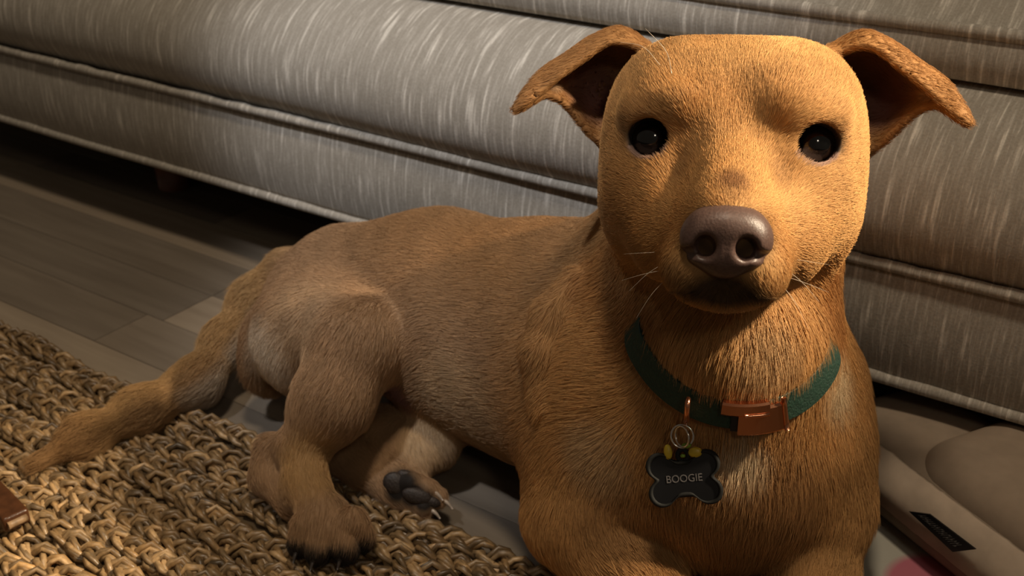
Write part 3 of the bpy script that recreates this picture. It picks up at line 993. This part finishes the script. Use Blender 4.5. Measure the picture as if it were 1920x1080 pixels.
# ---- hair
away = np.array([-0.38, 0.925, 0.0])
CT = math.radians(27)
CN = -away * math.sin(CT) + np.array([0, 0, 1.0]) * math.cos(CT)     # axis of the collar
CA = away * math.cos(CT) + np.array([0, 0, 1.0]) * math.sin(CT)
CX = np.cross(CA, CN)
na_, nb_ = K(1374, 790, 0.640), K(1360, 490, 0.630)
front_ = surf(prims, 1385, 772)
COLLAR_C = front_ + CA * 0.062 - CX * 0.002
def grow_fur():
    q = BQ
    v = BV[q]
    a1 = np.linalg.norm(np.cross(v[:, 1] - v[:, 0], v[:, 2] - v[:, 0]), axis=1) / 2
    a2 = np.linalg.norm(np.cross(v[:, 2] - v[:, 0], v[:, 3] - v[:, 0]), axis=1) / 2
    area = (a1 + a2)
    dq = dens[q].mean(1)
    # coat on the side nobody can reach (pressed on the ground) is left out
    keep = v[:, :, 2].mean(1) > 0.012
    wq = area * dq * keep
    n = 560000
    pick = rng.choice(len(q), n, p=wq / wq.sum())
    u_, v_ = rng.random(n), rng.random(n)
    W4 = np.stack([(1 - u_) * (1 - v_), u_ * (1 - v_), u_ * v_, (1 - u_) * v_], 1)
    def samp(A):
        return (A[q[pick]] * (W4[..., None] if A.ndim == 2 else W4)).sum(1)
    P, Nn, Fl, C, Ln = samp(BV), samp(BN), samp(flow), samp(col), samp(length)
    Nn /= np.linalg.norm(Nn, axis=1)[:, None]
    # tufting: low frequency sway of the flow
    def nz(f, s):
        return np.sin(P[:, 0] * f + s) * np.sin(P[:, 1] * f * 1.13 + 2.1 * s) + np.sin(P[:, 2] * f * 0.9 + 1.3 * s + P[:, 0] * f * 0.7)
    side = np.cross(Nn, Fl)
    sway = 0.06 * nz(110, 0.3) + 0.03 * nz(420, 1.9) + rng.normal(0, 0.12, n)
    Hd = samp(headw)
    D = Fl + side * sway[:, None]
    D -= (D * Nn).sum(1)[:, None] * Nn
    D /= np.linalg.norm(D, axis=1)[:, None] + 1e-9
    lift = np.clip(0.24 + 0.02 * nz(300, 4.0) + rng.normal(0, 0.06, n), 0.10, 0.6)
    lift = lift * (1 - 0.12 * Hd)
    Ln = Ln * np.clip(rng.normal(1.0, 0.18, n), 0.5, 1.5)
    hgt = (P - COLLAR_C) @ CN
    rn = np.linalg.norm(P - COLLAR_C - hgt[:, None] * CN, axis=1)
    rel = P - COLLAR_C
    frontal = -(rel @ CA) > 0.45 * np.linalg.norm(rel, axis=1)
    above = frontal & (rn < 0.092) & (hgt > -0.008) & (hgt < 0.03)
    Ln = np.where(above, np.minimum(Ln, np.maximum(0.0012, (hgt - 0.002) * 1.15)), Ln)
    npt = 4
    pts = np.empty((n, npt, 3))
    for i in range(npt):
        t = i / (npt - 1)
        pts[:, i] = P + 0.0001 * Nn + Ln[:, None] * (D * t * (0.85 + 0.15 * t) + Nn * (lift * t * (1.25 - 0.75 * t))[:, None])
    rad = np.empty((n, npt))
    r0 = 0.000088 * np.clip(rng.normal(1, 0.2, n), 0.6, 1.5) * np.clip(0.5 + Ln / 0.012, 0.70, 1.25)
    for i, k in enumerate((1.0, 0.95, 0.7, 0.12)):
        rad[:, i] = r0 * k
    tone = np.clip(rng.normal(1.0, 0.12, n) * (1 + 0.05 * nz(230, 2.2)), 0.5, 1.6)
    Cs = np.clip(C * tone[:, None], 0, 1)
    cv = bpy.data.hair_curves.new('fur')
    cv.add_curves([npt] * n)
    off = np.array(world_loc(dog))
    cv.attributes['position'].data.foreach_set('vector', (pts - off).astype(np.float32).ravel())
    ra = cv.attributes.get('radius') or cv.attributes.new('radius', 'FLOAT', 'POINT')
    ra.data.foreach_set('value', rad.astype(np.float32).ravel())
    ca = cv.attributes.new('Col', 'FLOAT_COLOR', 'POINT')
    cc = np.ones((n, npt, 4), dtype=np.float32)
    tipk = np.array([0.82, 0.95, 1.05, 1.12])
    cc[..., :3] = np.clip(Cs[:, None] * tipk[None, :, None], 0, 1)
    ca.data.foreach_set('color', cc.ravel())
    cv.materials.append(M_FUR)
    o = bpy.data.objects.new('fur', cv)
    COL.objects.link(o)
    o.parent = dog
    tag(o, kind='stuff')

if FUR:
    grow_fur()

# ---- eyes
def eye_material():
    m, nt, p = mat_new('dog_eye')
    tc = N(nt, 'ShaderNodeTexCoord')
    sp = N(nt, 'ShaderNodeSeparateXYZ')
    nt.links.new(tc.outputs['Object'], sp.inputs[0])
    mr = N(nt, 'ShaderNodeMapRange'); mr.inputs['From Min'].default_value = 0.0; mr.inputs['From Max'].default_value = 0.0128
    nt.links.new(sp.outputs['Z'], mr.inputs['Value'])
    r = ramp(nt, mr.outputs[0], [(0.0, (0.30, 0.20, 0.17)), (0.50, (0.28, 0.19, 0.16)), (0.58, (0.006, 0.004, 0.003)), (0.72, (0.014, 0.007, 0.004)), (0.88, (0.010, 0.005, 0.003)), (0.90, (0.002, 0.002, 0.002))])
    nt.links.new(r.outputs[0], p.inputs['Base Color'])
    p.inputs['Roughness'].default_value = 0.12
    p.inputs['Coat Weight'].default_value = 1.0
    p.inputs['Coat Roughness'].default_value = 0.03
    return m
M_EYE = eye_material()
for s in (-1, 1):
    bm = bmesh.new()
    bmesh.ops.create_uvsphere(bm, u_segments=48, v_segments=32, radius=0.0128)
    for v in bm.verts:
        r2 = v.co.x ** 2 + v.co.y ** 2
        if v.co.z > 0: v.co.z += 0.0010 * max(0, 1 - r2 / 0.0128 ** 2) ** 2
    me = bpy.data.meshes.new('eye'); bm.to_mesh(me); bm.free()
    me.polygons.foreach_set('use_smooth', [True] * len(me.polygons))
    me.materials.append(M_EYE)
    o = bpy.data.objects.new('eye', me); COL.objects.link(o); o.parent = dog
    c = H(s * 38.5, -1, -12.2) - np.array(world_loc(dog))
    Rm = np.stack([hx_, hy_, hz_], 1)
    o.matrix_local = Matrix.Translation(Vector(c)) @ Matrix(Rm.tolist()).to_4x4()

# ---- nose leather
np_ = [hell((0, -39, 66), (17.5, 11, 12), 6), hell((-10.5, -43, 69), (8.8, 10.5, 9), 5), hell((10.5, -43, 69), (8.8, 10.5, 9), 5),
       hell((0, -48.5, 69.5), (12, 10, 8.5), 5), hell((0, -36, 65), (14, 9, 13), 5),
       hell((-8.6, -45, 79), (4.7, 5.2, 10.5), 2.5, 's'), hell((8.6, -45, 79), (4.7, 5.2, 10.5), 2.5, 's'),
       hcone((-10, -47, 81), (-20, -49, 68), 3.0, 2.0, 2.0, 's'), hcone((10, -47, 81), (20, -49, 68), 3.0, 2.0, 2.0, 's'),
       hcone((0, -46, 82), (0, -61, 77.5), 1.0, 1.5, 3, 's')]
NV, NQ = sdf_mesh(np_, 0.0009, 0, 2)
M_NOSE = simple('nose_leather', (0.095, 0.055, 0.044), 0.42, spec=0.5, noise=0.2, nscale=900, bump=0.12)
big_mesh('nose', NV, NQ, M_NOSE, dog)

# ---- claws
M_CLAW = simple('claw_horn', (0.42, 0.34, 0.27), 0.25, spec=0.6)
M_CLAWD = simple('dark_claw_horn', (0.05, 0.04, 0.035), 0.3, spec=0.6)
for lst, mt in ((TOE, M_CLAWD), (TOE2, M_CLAW)):
    for bt, dr in lst:
        dr = dr / np.linalg.norm(dr)
        p0 = bt + dr * 0.004 + np.array([0, 0, 0.001]); 
        b = MB(); b.tube(catmull([p0, p0 + dr * 0.005 + np.array([0, 0, 0.0006]), p0 + dr * 0.009 - np.array([0, 0, 0.0018])], 7), np.linspace(0.0021, 0.0006, 7), 8)
        b.build('claw', mt, dog)

# ---- paw pads of the turned hind foot
M_PAD = simple('paw_pad_leather', (0.040, 0.030, 0.025), 0.5, spec=0.4, noise=0.3, nscale=700, bump=0.3)
for (px, py, dd, r, an) in ((742, 906, 0.705, (0.0085, 0.0070, 0.0035), 25), (782, 930, 0.700, (0.0100, 0.0052, 0.0032), 15), (762, 893, 0.706, (0.0065, 0.0040, 0.0030), 20), (808, 940, 0.701, (0.0065, 0.0036, 0.0028), 20)):
    ca_, sa_ = math.cos(math.radians(an)), math.sin(math.radians(an))
    R_ = np.stack([rt * ca_ - up * sa_, up * ca_ + rt * sa_, -fw], 1)
    PV, PQ = sdf_mesh([ell(K(px, py, dd), r, R_)], 0.0012, 0, 1)
    big_mesh('paw_pad', PV, PQ, M_PAD, dog)

# ---- whiskers
M_WHISK = simple('whisker_hair', (0.72, 0.62, 0.48), 0.4)
def whisker(pts, r=0.00013):
    b = MB(); b.tube(catmull([H(*p) for p in pts], 10), np.linspace(r, r * 0.3, 10), 5)
    b.build('whisker', M_WHISK, dog)
whisker([(-30, 30, 6), (-33, 40, 10), (-43, 50, 12)], 0.00022)
whisker([(-36, 34, 2), (-44, 42, 6), (-55, 44, 6)])
for s in (-1, 1):
    for (y0, z0, dx, dy) in ((-56, 40, 16, -14), (-60, 36, 20, -6), (-64, 42, 12, -18), (-52, 34, 20, -2)):
        whisker([(s * 26, y0, z0), (s * (26 + dx * .5), y0 + dy * .4, z0 + 3), (s * (26 + dx), y0 + dy, z0 + 2)])

# ------------------------------------------------------------------ collar
M_BAND = simple('green_webbing', (0.008, 0.034, 0.021), 0.6, noise=0.25, nscale=700, bump=0.4)
M_COPPER = simple('rose_gold_metal', (0.80, 0.36, 0.20), 0.24, metal=1.0)
M_STEEL = simple('steel_wire', (0.72, 0.70, 0.66), 0.18, metal=1.0)
M_BLACKPL = simple('black_plastic', (0.010, 0.010, 0.010), 0.45)
neckp = [p for p in prims if p.kind == 'cone' and np.allclose(p.a, na_)] + \
        [p for p in prims if p.kind == 'ell' and np.allclose(p.c, K(1385, 640, 0.585))] + \
        [p for p in prims if p.kind == 'cone' and np.allclose(p.a, K(1350, 400, 0.655))]
ring = []
NR = 160
BETA = math.radians(32)      # the band lies flat on the sloping throat
for i in range(NR):
    th = 2 * math.pi * i / NR
    dr = CX * math.cos(th) + CA * math.sin(th)
    ts = np.linspace(0.02, 0.09, 500)
    dd = field(neckp, COLLAR_C + ts[:, None] * dr)
    k = np.argmax(dd > 0) if (dd > 0).any() else 499
    df = field(prims, COLLAR_C + ts[:, None] * dr)
    kf = np.argmax(df > 0) if (df > 0).any() else k
    fr = -math.sin(th)                                  # 1 at the throat, -1 at the nape
    lim = 220 if fr > 0.3 else 45
    ring.append(ts[kf if 0 <= kf - k < lim else k] - 0.008 * min(1, max(0, (0.40 - fr) / 0.25)))
ring = np.array(ring)
for _ in range(6):
    ring = (np.roll(ring, 1) + ring + np.roll(ring, -1)) / 3
def ring_pt(i, off, dz):
    th = 2 * math.pi * i / NR
    j = int(math.floor(i)) % NR
    f = i - math.floor(i)
    r = ring[j] * (1 - f) + ring[(j + 1) % NR] * f + off
    rd = CX * math.cos(th) + CA * math.sin(th)
    return COLLAR_C + (r - off) * rd + off * (rd * math.cos(BETA) + CN * math.sin(BETA)) + dz * (CN * math.cos(BETA) - rd * math.sin(BETA))
def proj(p):
    d = np.asarray(p) - CAM
    z = d @ fw
    return 960 + F * (d @ rt) / z, 540 - F * (d @ up) / z
def ring_at(px):
    """index on the camera side of the ring whose picture column is px"""
    best = min((abs(proj(ring_pt(i, 0.003, 0))[0] - px), i) for i in np.arange(0, NR, 0.25)
               if (ring_pt(i, 0, 0) - CAM) @ fw < (COLLAR_C - CAM) @ fw)
    return best[1]
collar = empty('dog_collar', tuple(COLLAR_C))
tag(collar, "dark green webbing collar with rose gold buckle around the dog's neck", 'collar')
def ring_strip(name, mat, i0, i1, o0, o1, z0, z1, n, closed=False, parent=collar, bev=0.0004):
    idx = np.linspace(i0, i1, n, endpoint=not closed)
    sec = [(o0, z0), (o0, z1), (o1 - bev, z1), (o1, z1 - bev), (o1, z0 + bev), (o1 - bev, z0)]
    m = len(sec)
    vs = [ring_pt(i, o, z) for i in idx for o, z in sec]
    fs = []
    for a in range(n if closed else n - 1):
        c = (a + 1) % n
        for q in range(m):
            r = (q + 1) % m
            fs.append((a * m + q, a * m + r, c * m + r, c * m + q))
    if not closed:
        fs.append(tuple(range(m))[::-1]); fs.append(tuple(range((n - 1) * m, n * m)))
    o = mesh_obj(name, vs, fs, mat, parent, smooth=False)
    return o
ring_strip('band', M_BAND, 0, NR, 0.0022, 0.0046, -0.0075, 0.0075, NR, True)
ia, ib = ring_at(1385), ring_at(1466)
bk = ring_strip('buckle', M_COPPER, ia, ib, 0.0044, 0.0084, -0.0095, 0.0060, 12, bev=0.0012)
ic, id_ = ring_at(1352), ring_at(1440)
ring_strip('buckle_clasp', M_COPPER, ic, id_, 0.0050, 0.0100, 0.0020, 0.0090, 12, parent=collar, bev=0.0010)
b = MB(); b.tube([ring_pt(t, 0.0100, 0.0030) for t in np.linspace(ring_at(1395), ring_at(1437), 6)], 0.0011, 10); b.build('buckle_pin', M_COPPER, collar)
b = MB(); b.tube([ring_pt(ib, 0.0085, z) for z in np.linspace(-0.0095, 0.0085, 5)], 0.0013, 10); b.build('buckle_bar', M_COPPER, collar)
ring_strip('strap_keeper', M_BLACKPL, ring_at(1372), ring_at(1384), 0.0044, 0.0062, -0.0080, 0.0080, 4)
# D ring standing on the band
ii = ring_at(1297)
c0 = ring_pt(ii, 0.0068, -0.003)
tn = ring_pt(ii + 1, 0.0068, 0) - ring_pt(ii - 1, 0.0068, 0); tn /= np.linalg.norm(tn)
on = ring_pt(ii, 0.02, 0) - ring_pt(ii, 0, 0); on /= np.linalg.norm(on)
pts = [c0 + on * (0.0052 * math.cos(t)) + CN * (0.0100 * math.sin(t)) + tn * 0.0016 * math.cos(t) for t in np.linspace(0, 2 * math.pi, 40)[:-1]]
b = MB(); b.tube(pts, 0.0014, 10, closed=True, upv=tn); b.build('loop_ring', M_COPPER, collar)

# ------------------------------------------------------------------ bone shaped name tag with its split ring
ts_ = surf(prims, 1283, 897)
tc_ = CAM + (ts_ - CAM) * (1 - 0.0125 / np.linalg.norm(ts_ - CAM))
tilt = math.radians(6.5)
nrm = CAM - tc_; nrm /= np.linalg.norm(nrm)
nrm = nrm * 0.85 + np.array([0.15, -0.45, 0.05]); nrm /= np.linalg.norm(nrm)
tx = rt - (rt @ nrm) * nrm; tx /= np.linalg.norm(tx)
ty = np.cross(nrm, tx)
tx, ty = tx * math.cos(tilt) + ty * math.sin(tilt), ty * math.cos(tilt) - tx * math.sin(tilt)
def TG(x, y, z):
    return tc_ + tx * x + ty * y + nrm * z
nametag = empty('name_tag', tuple(tc_))
tag(nametag, 'black bone shaped name tag reading BOOGIE hanging from the dog collar', 'name tag')
M_TAG = simple('black_enamel', (0.006, 0.006, 0.007), 0.35)
M_RUBBER = simple('black_rubber', (0.014, 0.014, 0.013), 0.75, spec=0.25)
M_INK = simple('grey_engraving', (0.13, 0.12, 0.12), 0.6)
lobes = [(-0.0118, 0.0070), (0.0118, 0.0070), (-0.0118, -0.0070), (0.0118, -0.0070)]
def bone_r(th, grow=0.0):
    d = np.array([math.cos(th), math.sin(th)])
    ts = np.linspace(0.003, 0.026, 460)
    P2 = ts[:, None] * d
    v = np.maximum(np.abs(P2[:, 0]) - 0.0125, np.abs(P2[:, 1]) - 0.0090)
    for lx, ly in lobes:
        e = np.hypot(P2[:, 0] - lx, P2[:, 1] - ly) - 0.0067
        h = np.maximum(0.003 - np.abs(v - e), 0) / 0.003
        v = np.minimum(v, e) - h * h * 0.003 * 0.25
    return ts[np.argmax(v > 0)] + grow
NB = 120
ths = np.linspace(0, 2 * math.pi, NB, endpoint=False)
def bone_ring(grow, z):
    return [TG(bone_r(t, grow) * math.cos(t), bone_r(t, grow) * math.sin(t), z) for t in ths]
def loft(rings, cap0, cap1):
    vs = [p for r in rings for p in r]
    fs = []
    for a in range(len(rings) - 1):
        for k in range(NB):
            l = (k + 1) % NB
            fs.append((a * NB + k, a * NB + l, (a + 1) * NB + l, (a + 1) * NB + k))
    if cap0: fs.append(tuple(range(NB))[::-1])
    if cap1: fs.append(tuple(range((len(rings) - 1) * NB, len(rings) * NB)))
    return vs, fs
vs, fs = loft([bone_ring(-0.001, -0.0014), bone_ring(-0.0014, 0.0008)], True, True)
mesh_obj('plate', vs, fs, M_TAG, nametag, smooth=False)
vs, fs = loft([bone_ring(-0.0012, -0.0018), bone_ring(-0.0002, -0.0016), bone_ring(0.0004, -0.0006), bone_ring(0.0004, 0.0008), bone_ring(-0.0002, 0.0017),
               bone_ring(-0.0012, 0.0019), bone_ring(-0.0019, 0.0015), bone_ring(-0.0022, 0.0006)], False, False)
mesh_obj('rubber_rim', vs, fs, M_RUBBER, nametag)
tcv = bpy.data.curves.new('lettering', 'FONT')
tcv.body = 'BOOGIE'
tcv.size = 0.0054
tcv.align_x = 'CENTER'; tcv.align_y = 'CENTER'
tcv.extrude = 0.00012
to = bpy.data.objects.new('lettering_source', tcv)
COL.objects.link(to)
bpy.context.view_layer.update()
me = bpy.data.meshes.new_from_object(to.evaluated_get(bpy.context.evaluated_depsgraph_get()))
bpy.data.objects.remove(to)
bpy.data.curves.remove(tcv)
me.materials.clear(); me.materials.append(M_INK)
lo = bpy.data.objects.new('lettering', me); COL.objects.link(lo); lo.parent = nametag
lo.matrix_local = Matrix.Translation(Vector(nrm * 0.00095)) @ Matrix(np.stack([tx * 0.93, ty, nrm], 1).tolist()).to_4x4()
# hanging eye of the tag, split rings
b = MB(); b.tube([TG(0.0005 + 0.0026 * math.cos(t), 0.0118 + 0.0030 * math.sin(t), 0) for t in np.linspace(0, 2 * math.pi, 25)[:-1]], 0.0012, 8, closed=True, upv=nrm)
b.build('hanging_eye', M_RUBBER, nametag)
rc = TG(0.0014, 0.0216, 0.001)
for (ax1, ax2, rr_, o_) in ((tx, ty, 0.0056, 0.0), (tx * 0.7 + nrm * 0.7, ty, 0.0050, 0.0012)):
    b = MB(); b.tube([rc + np.asarray(ax1) * rr_ * math.cos(t) + ax2 * (rr_ * 1.05 * math.sin(t)) + nrm * o_ for t in np.linspace(0, 2 * math.pi, 40)[:-1]], 0.00055, 8, closed=True, upv=nrm)
    b.build('split_ring', M_STEEL, nametag)

# little beaded charm on the same ring
M_YEL = simple('yellow_enamel', (0.55, 0.40, 0.03), 0.4)
M_GRN = simple('green_enamel', (0.20, 0.34, 0.03), 0.4)
charm = empty('flower_charm', tuple(TG(0.0005, 0.0155, 0.002)))
tag(charm, 'tiny yellow and green charm on the ring above the name tag', 'charm')
def bead(name, mat, x, y, z, r):
    PV, PQ = sdf_mesh([ell(TG(x, y, z), r, np.stack([tx, ty, nrm], 1))], 0.0006, 0, 1)
    big_mesh(name, PV, PQ, mat, charm)
bead('petal', M_YEL, -0.0066, 0.0142, 0.0010, (0.0022, 0.0040, 0.0014))
bead('petal', M_YEL, 0.0070, 0.0130, 0.0010, (0.0036, 0.0027, 0.0014))
bead('bead', M_GRN, 0.0030, 0.0168, 0.0016, (0.0026, 0.0014, 0.0012))
bead('bead', M_GRN, 0.0006, 0.0118, 0.0018, (0.0014, 0.0010, 0.0008))

# ------------------------------------------------------------------ mat on the floor
def mat_cloth():
    m, nt, p = mat_new('grey_pink_print')
    tc = N(nt, 'ShaderNodeTexCoord')
    acc = None
    for (x, y, r) in ((1765, 1105, 0.034), (1370, 1120, 0.045), (1960, 1150, 0.05)):
        c = at_z(x, y, 0.0125)
        vm = N(nt, 'ShaderNodeVectorMath', operation='DISTANCE')
        nt.links.new(tc.outputs['Object'], vm.inputs[0])
        vm.inputs[1].default_value = tuple(c)
        mr = N(nt, 'ShaderNodeMapRange'); mr.inputs['From Min'].default_value = r; mr.inputs['From Max'].default_value = r - 0.006
        nt.links.new(vm.outputs['Value'], mr.inputs['Value'])
        if acc is None: acc = mr.outputs[0]
        else:
            mx = N(nt, 'ShaderNodeMath', operation='MAXIMUM'); nt.links.new(acc, mx.inputs[0]); nt.links.new(mr.outputs[0], mx.inputs[1]); acc = mx.outputs[0]
    r = ramp(nt, acc, [(0.0, (0.40, 0.38, 0.32)), (1.0, (0.44, 0.13, 0.17))])
    nt.links.new(r.outputs[0], p.inputs['Base Color'])
    p.inputs['Roughness'].default_value = 0.8
    return m
b = MB(); b.box(-0.215, 0.26, 0.4585, 0.72, 0.0005, 0.0115, 0.004)
tag(b.build('floor_mat', mat_cloth()), 'pale grey padded mat with pink print under the dog and the beige bag', 'mat')

# ------------------------------------------------------------------ beige bag by the sofa
BO = np.array([-0.150, 0.620, 0.0]); bu = np.array([0.866, -0.5, 0]); bv = np.array([0.5, 0.866, 0]); bz = np.array([0, 0, 1.0])
BR = np.stack([bu, bv, bz], 1)
def BG(u, v, z):
    return BO + bu * u + bv * v + bz * z
M_BEIGE = simple('beige_cloth', (0.29, 0.225, 0.165), 0.8, spec=0.2, noise=0.08, nscale=90, bump=0.1)
M_STRAP = simple('beige_webbing', (0.42, 0.335, 0.255), 0.75, spec=0.2, noise=0.12, nscale=60, bump=0.15)
bag = empty('fabric_bag', tuple(BG(0.1, 0.05, 0.012)))
tag(bag, 'soft beige fabric bag with wide strap and black label beside the sofa', 'bag')
pv, pq = sdf_mesh([rbox(BG(0.115, 0.040, 0.034), (0.125, 0.030, 0.006), 0.0155, BR), ell(BG(0.03, 0.04, 0.036), (0.055, 0.042, 0.022), BR, k=0.02),
                   cone(BG(-0.012, -0.001, 0.0215), BG(0.26, -0.001, 0.0215), 0.0098, 0.0098, 0.003)], 0.003, 0, 2)
big_mesh('bag_body', pv, pq, M_BEIGE, bag)
pv, pq = sdf_mesh([rbox(BG(0.155, 0.046, 0.0425), (0.089, 0.020, 0.007), 0.0245, BR), ell(BG(0.155, 0.046, 0.050), (0.100, 0.040, 0.0265), BR, k=0.01)], 0.003, 0, 2)
big_mesh('bag_flap', pv, pq, M_BEIGE, bag)
# piped edge of the flap
# strap along the front
vs, fs = [], []
us = np.linspace(-0.030, 0.265, 90)
rw = np.random.default_rng(5)
wr = np.convolve(rw.normal(0, 1, 100), np.ones(5) / 5, 'valid')[:90]
for i, u in enumerate(us):
    bow = -0.0025 * math.sin(math.pi * (u + 0.03) / 0.295)
    zc = 0.0
    for (v, z) in ((-0.0150, 0.0345), (-0.0195, 0.0345), (-0.0165, 0.047), (-0.0085, 0.0620), (-0.0045, 0.0610), (-0.0120, 0.046)):
        vs.append(BG(u, v + bow + 0.0006 * wr[i] * (1 + (z - 0.046) * 30), z + zc + 0.0004 * wr[(i * 7) % 90]))
for i in range(89):
    for q in range(6):
        r = (q + 1) % 6
        fs.append((i * 6 + q, (i + 1) * 6 + q, (i + 1) * 6 + r, i * 6 + r))
fs.append(tuple(range(6))); fs.append(tuple(range(89 * 6, 90 * 6))[::-1])
mesh_obj('strap', vs, fs, M_STRAP, bag)
# black woven label sewn under the strap
def on_front(x, y, v):
    r = ray(x, y)
    t = (v - (CAM - BO) @ bv) / (r @ bv)
    return CAM + r * t
q4 = [on_front(*p, -0.0235) for p in ((1704, 959), (1742, 964), (1829, 1030), (1786, 1035))]
lb = MB()
lb.add([p + bv * 0.0 for p in q4] + [p + bv * 0.0009 for p in q4], [(0, 3, 2, 1), (4, 5, 6, 7), (0, 1, 5, 4), (1, 2, 6, 5), (2, 3, 7, 6), (3, 0, 4, 7)])
lab = lb.build('label', M_TAG, bag, smooth=False)
# blurred grey stitching of the label
M_STITCH = simple('grey_stitching', (0.16, 0.16, 0.15), 0.8)
def lq(a, c):
    top = q4[1] + (q4[2] - q4[1]) * a; bot = q4[0] + (q4[3] - q4[0]) * a
    return bot + (top - bot) * c - bv * 0.0002
sb = MB()
rr2 = np.random.default_rng(3)
for i in range(16):
    a0 = 0.07 + i * 0.052
    for kx in range(2):
        h0 = 0.30 + 0.34 * kx * rr2.random(); 
        pts4 = [lq(a0, h0), lq(a0 + 0.012, h0), lq(a0 + 0.012, 0.72), lq(a0, 0.72)] if kx == 0 else [lq(a0, h0), lq(a0 + 0.034, h0), lq(a0 + 0.034, h0 + 0.10), lq(a0, h0 + 0.10)]
        sb.add(pts4, [(0, 3, 2, 1)])
sb.build('stitching', M_STITCH, lab, smooth=False)

# ------------------------------------------------------------------ brown stick at the rug's far side
st = empty('chew_stick', tuple(at_z(0, 960, 0.016)))
tag(st, 'dark brown flat chew stick lying on the jute rug', 'stick')
M_STICK = simple('glossy_brown', (0.085, 0.032, 0.012), 0.3, noise=0.3, nscale=120, bump=0.2)
e0, e1 = at_z(30, 975, 0.022), at_z(-70, 870, 0.024)
ddir = e1 - e0; ddir /= np.linalg.norm(ddir)
sdv = np.cross(ddir, bz); sdv /= np.linalg.norm(sdv)
pv, pq = sdf_mesh([rbox((e0 + e1) / 2, (np.linalg.norm(e1 - e0) / 2, 0.0065, 0.0035), 0.0018, np.stack([ddir, sdv, np.cross(ddir, sdv)], 1))], 0.0015, 0, 2)
big_mesh('stick_body', pv, pq, M_STICK, st)
M_STICKE = simple('pale_stick_end', (0.30, 0.19, 0.10), 0.5, noise=0.3, nscale=300)
b = MB(); b.tube([e0 - ddir * 0.0019 + sdv * t for t in np.linspace(-0.006, 0.006, 5)], 0.0026, 8); b.build('stick_end', M_STICKE, st)
